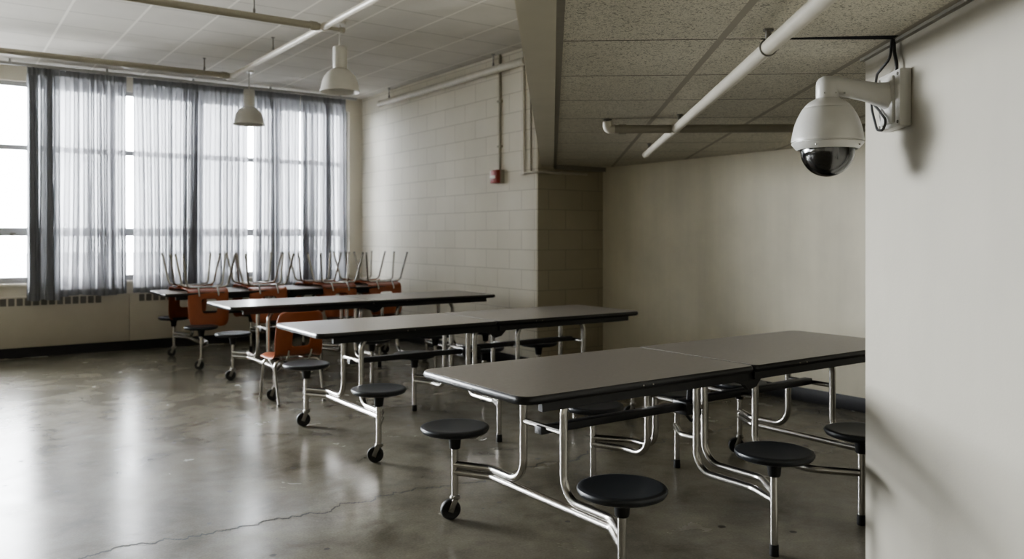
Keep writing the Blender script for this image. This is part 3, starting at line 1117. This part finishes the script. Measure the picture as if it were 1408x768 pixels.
# ------------------------------------------------------------------ pendant lamps
def pendant(x, y, label):
    t = thing('pendant_lamp', label, 'lamp', (x, y, CEIL), 0, 'white pendant lamps')
    mb = MB(); mb.lathe([(0, -0.03), (0.05, -0.03), (0.058, -0.012), (0.058, 0), (0, 0)], 24); mb.build('ceiling_rose', M['lampwhite'], t)
    mb = MB(); mb.tube([(0, 0, -0.03), (0, 0, -0.235)], 0.0085, 8); mb.build('stem', M['lampwhite'], t)
    mb = MB(); mb.lathe([(0, -0.44), (0.064, -0.44), (0.066, -0.43), (0.066, -0.245), (0.058, -0.235), (0, -0.235)], 32); mb.build('ballast_housing', M['lampwhite'], t)
    outer = [(0.182, -0.662), (0.186, -0.655), (0.184, -0.645), (0.177, -0.635), (0.172, -0.60), (0.163, -0.56), (0.148, -0.522), (0.122, -0.485), (0.09, -0.458), (0.066, -0.445), (0.03, -0.44)]
    inner = [(r - 0.005, z - 0.003) for r, z in reversed(outer[1:])]
    mb = MB(); mb.lathe(outer + [(0.02, -0.444)] + inner[1:] + [outer[0]], 48); mb.build('shade', M['lampwhite'], t)
    mb = MB(); mb.lathe([(0, -0.62), (0.03, -0.61), (0.045, -0.57), (0.03, -0.52), (0.02, -0.46), (0.0, -0.45)], 20); mb.build('bulb', M['lampin'], t)
    return t


pl = pendant(3.12, 7.24, 'white dome pendant lamp nearer the camera, against the ceiling and block wall')
c = copy_tree(pl); c.location = (3.13, 10.0, CEIL); c['label'] = 'white dome pendant lamp farther off, hanging before the curtains'

# ------------------------------------------------------------------ dome camera
ZCAM = 3.16
cc = pix(1137.6, 243, ZCAM)
lat_e, lat_d = to_ed(cc.x, cc.y)
ext = p0e - lat_e                     # distance from the wall along E
cam = thing('security_camera', 'white dome security camera on a bracket arm fixed to the partition wall', 'camera', (cc.x, cc.y, cc.z), ROT)
# local: x = E (to the wall), y = D, z up from the bottom of the bubble
mb = MB()
k_ = 0.955
mb.lathe([(r * k_, z) for r, z in [(0.100, 0.124), (0.112, 0.106), (0.116, 0.104), (0.124, 0.110), (0.136, 0.124), (0.1385, 0.1285), (0.1365, 0.131), (0.1335, 0.1315), (0.1335, 0.134), (0.1385, 0.135), (0.139, 0.140), (0.1375, 0.150),
          (0.1345, 0.168), (0.130, 0.188), (0.123, 0.210), (0.1125, 0.234), (0.101, 0.254), (0.0945, 0.2635), (0.0925, 0.264), (0.0925, 0.266), (0.084, 0.276), (0.070, 0.288), (0.054, 0.297), (0.043, 0.302), (0.0, 0.306)]], 64)
h = mb.build('dome_housing', M['camwhite'], cam, ang=50)
mb = MB()
for a in (-2.2, -0.8, 0.75, 2.3):
    mb.lathe([(0, 0), (0.0035, 0), (0.0035, 0.004), (0, 0.004)], 8, c=(0.1275 * cos(a), 0.1275 * sin(a), 0.113))
mb.build('ring_screw', M['steel'], h)
mb = MB()
prof = [(0.0, 0.0)]
for k in range(1, 15):
    a = (pi / 2) * k / 14
    prof.append((0.1 * sin(a), 0.104 - 0.104 * cos(a)))
prof.append((0.1, 0.118))
mb.lathe(prof, 48)
mb.build('clear_bubble', M['bubble'], cam)
mb = MB()
prof = [(0.0, 0.026)]
for k in range(1, 13):
    a = (pi / 2) * k / 12
    prof.append((0.077 * sin(a), 0.106 - 0.080 * cos(a)))
prof += [(0.077, 0.118), (0, 0.119)]
mb.lathe(prof, 40)
inn = mb.build('camera_ball', M['lens'], cam)
mb = MB()
a0 = atan2(-FY, -FX) - ROT          # local angle looking back to the viewer
dirv = Vector((cos(a0 + 0.10), sin(a0 + 0.10), 0))
sidev = Vector((-dirv.y, dirv.x, 0))
mb.obox(dirv * 0.0735 + Vector((0, 0, 0.085)) + sidev * 0.005, sidev, dirv, (0, 0, 1), 0.004, 0.008, 0.05)
mb.build('lens_slot', M['lensgrey'], inn, smooth=False)


def sq(cx, cy, cz, hy, hz, r, n=5):
    """rounded rectangle section in the local y-z plane at x=cx"""
    pts = []
    for (sy, sz, a0) in ((1, 1, 0), (-1, 1, pi / 2), (-1, -1, pi), (1, -1, 1.5 * pi)):
        for k in range(n):
            a = a0 + (pi / 2) * k / (n - 1)
            pts.append((cx, cy + sy * (hy - r) + r * cos(a), cz + sz * (hz - r) + r * sin(a)))
    return pts


PT = 0.045                             # plate thickness
xp = ext - PT
mb = MB()
mb.lathe([(0.0, 0.296), (0.040, 0.296), (0.042, 0.30), (0.042, 0.352), (0.040, 0.366), (0.032, 0.378), (0.019, 0.386), (0, 0.388)], 32)
secs = [(-0.005, 0.352, 0.034, 0.033), (0.03, 0.351, 0.036, 0.034), (0.08, 0.341, 0.036, 0.035), (0.14, 0.329, 0.038, 0.037), (xp - 0.05, 0.318, 0.041, 0.041), (xp - 0.022, 0.313, 0.046, 0.047), (xp, 0.309, 0.048, 0.054)]
mb.loft([sq(x, 0, z, hy, hz, min(hy, hz) * 0.75) for x, z, hy, hz in secs])
arm = mb.build('bracket_arm', M['camwhite'], cam, ang=50)
mb = MB()
for (x, y, z) in ((-0.02, -0.0335, 0.318), (0.018, -0.0345, 0.318), (0.052, -0.0355, 0.316)):
    mb.lathe([(0, 0), (0.004, 0), (0.004, 0.003), (0, 0.003)], 8, c=(x, y - 0.0, z), mat=Matrix.Rotation(pi / 2, 3, 'X'))
mb.build('arm_screw', M['steel'], arm)
mb = MB()
zc = 0.29
mb.box((xp, -0.10, zc - 0.108), (ext, 0.10, zc + 0.108), bevel=0.006)
mb.box((xp - 0.010, -0.055, zc - 0.09), (xp + 0.002, 0.055, zc + 0.09), bevel=0.004)
plate = mb.build('wall_plate', M['camwhite'], cam)
mb = MB()
for y in (-0.085, 0.085):
    for z in (zc - 0.09, zc + 0.09):
        mb.lathe([(0, 0), (0.006, 0), (0.006, 0.005), (0, 0.006)], 10, c=(xp + 0.001, y, z), mat=Matrix.Rotation(-pi / 2, 3, 'Y'))
mb.build('plate_screw', M['steel'], plate)
# cables: from the ceiling joint down behind the plate, and the loop under the arm
def loc(px, py, dx):
    """local point seen at pixel on the plane x=dx of the bracket frame (E offset)"""
    e = lat_e + dx
    t = (px - 704) / FPX
    # lateral/forward of camera: position = E*e + D*d ; lat = pos.R, Z = pos.F
    R = Vector((RX, RY, 0)); F = Vector((FX, FY, 0))
    d = (t * e * E.dot(F) - e * E.dot(R)) / (D.dot(R) - t * D.dot(F))
    Z = (E * e + D * d).dot(F)
    return Vector((dx, d - lat_d, EYE + (HOR - py) * Z / FPX - cc.z))


topz = ALC - cc.z
c1 = loc(1226, 47, xp + 0.015); c1.z = topz
mb = MB()
mb.tube(fillet([c1, c1 + Vector((0, 0.01, -0.07)), loc(1206, 102, xp + 0.0), loc(1203, 120, xp + 0.02)], 0.05, 6), 0.0052, 10)
k1 = mb.build('cable', M['cable'], cam)
c2 = loc(1229, 46, xp + 0.024); c2.z = topz
mb = MB()
mb.tube(fillet([c2, c2 + Vector((0, -0.005, -0.05)), loc(1233, 88, xp + 0.022), loc(1233, 100, xp + 0.022)], 0.05, 6), 0.0066, 10)
mb.build('cable', M['cable'], cam)
mb = MB()
xl = xp - 0.02
mb.tube(fillet([loc(1198, 140, xl), loc(1199, 152, xl), loc(1206, 179, xl), loc(1214, 179, xl), loc(1219, 166, xl), loc(1209, 152, xl), loc(1200, 142, xl)], 0.03, 6), 0.0050, 10)
mb.build('cable_loop', M['cable'], cam)

# ------------------------------------------------------------------ outdoors
mb = MB(); mb.box((-90, -60, -1.3), (60, 140, -1.0))
struct(mb.build('ground', M['snow'], smooth=False))


def bare_tree(x, y, hgt, seed, label):
    rnd = random.Random(seed)
    t = thing('bare_tree', label, 'tree', (x, y, -1.0))
    trunk = MB(); br = MB()

    def grow(mb, p, d, ln, r, depth):
        pts = [p]; rs = [r]
        q = p.copy(); dd = d.copy()
        for k in range(3):
            dd = (dd + Vector((rnd.uniform(-.18, .18), rnd.uniform(-.18, .18), rnd.uniform(-.05, .12)))).normalized()
            q = q + dd * ln / 3
            pts.append(q.copy()); rs.append(r * (1 - 0.2 * (k + 1)))
        mb.tube(pts, rs, 6 if depth < 3 else 4)
        if depth < 5:
            for k in range(3):
                a = rnd.uniform(0, 2 * pi); sp = rnd.uniform(0.35, 0.8)
                nd = (dd + Vector((cos(a), sin(a), 0.1)) * sp).normalized()
                at = pts[rnd.choice((2, 3))]
                grow(br, at, nd, ln * rnd.uniform(0.6, 0.8), r * 0.42 if depth else r * 0.5, depth + 1)
    grow(trunk, Vector((0, 0, 0)), Vector((0, 0, 1)), hgt * 0.36, hgt * 0.022, 0)
    trunk.build('trunk', M['bark'], t)
    br.build('branches', M['bark'], t)
    return t


bare_tree(-6.6, 26, 7.5, 4, 'pale bare tree outside, seen through the uncovered window')
bare_tree(-10.5, 33, 8.5, 9, 'fainter bare tree outside at the left edge of the uncovered window')

# ------------------------------------------------------------------ light
w = bpy.data.worlds.new('overcast'); scene.world = w
w.use_nodes = True
nt = w.node_tree
nt.nodes.clear()
out = N(nt, 'ShaderNodeOutputWorld')
bg = N(nt, 'ShaderNodeBackground')
tc = N(nt, 'ShaderNodeTexCoord')
sx = N(nt, 'ShaderNodeSeparateXYZ')
L(nt, tc.outputs['Generated'], sx.inputs[0])
mr = N(nt, 'ShaderNodeMapRange', inputs={'From Min': -0.1, 'From Max': 0.6, 'To Min': 0.0, 'To Max': 1.0})
L(nt, sx.outputs['Z'], mr.inputs['Value'])
L(nt, ramp(nt, mr.outputs[0], [(0.0, (0.90, 0.93, 0.96)), (1.0, (1.0, 1.0, 1.0))]), bg.inputs['Color'])
bg.inputs['Strength'].default_value = 15.0
L(nt, bg.outputs[0], out.inputs[0])


def area(name, loc, rot, sx_, sy_, power, portal=False, col=(1, 1, 1)):
    l = bpy.data.lights.new(name, 'AREA')
    l.shape = 'RECTANGLE'; l.size = sx_; l.size_y = sy_; l.energy = power; l.color = col
    o = bpy.data.objects.new(name, l); COL.objects.link(o)
    o.location = loc; o.rotation_euler = rot
    if portal:
        l.cycles.is_portal = True
    return o


# sky portals in the window openings
area('window_portal', ((WX0 + WX1) / 2, YW + 0.2, (SILL + HEAD) / 2), (radians(-90), 0, 0), WX1 - WX0, HEAD - SILL, 10, True)

# added fill lamp outside the bare windows, brightens the alcove wall
sl = area('alcove_fill_lamp', (-1.7, 13.0, 2.3), (0, 0, 0), 3.0, 2.4, 230)
sl.rotation_euler = (Vector((6.05, 4.4, 1.1)) - Vector((-1.7, 13.0, 2.3))).to_track_quat('-Z', 'Y').to_euler()
sl.data.spread = radians(95)

# ------------------------------------------------------------------ camera
cd = bpy.data.cameras.new('view')
cam_o = bpy.data.objects.new('view', cd)
COL.objects.link(cam_o)
cam_o.location = (0, 0, EYE)
cam_o.rotation_euler = (radians(90), 0, -YAW)
cd.sensor_width = 36.0
cd.lens = 36.0 * FPX / 1408.0
cd.shift_y = -(384.0 - HOR) / 1408.0
cd.clip_start = 0.02
cd.dof.use_dof = True
cd.dof.focus_distance = 3.3
cd.dof.aperture_fstop = 2.8
scene.camera = cam_o

scene.view_settings.view_transform = 'AgX'
scene.view_settings.look = 'AgX - Medium High Contrast'
scene.view_settings.exposure = 1.36
scene.cycles.max_bounces = 10
scene.cycles.diffuse_bounces = 6
scene.cycles.transparent_max_bounces = 16
scene.cycles.sample_clamp_indirect = 8.0
scene.cycles.use_denoising = True
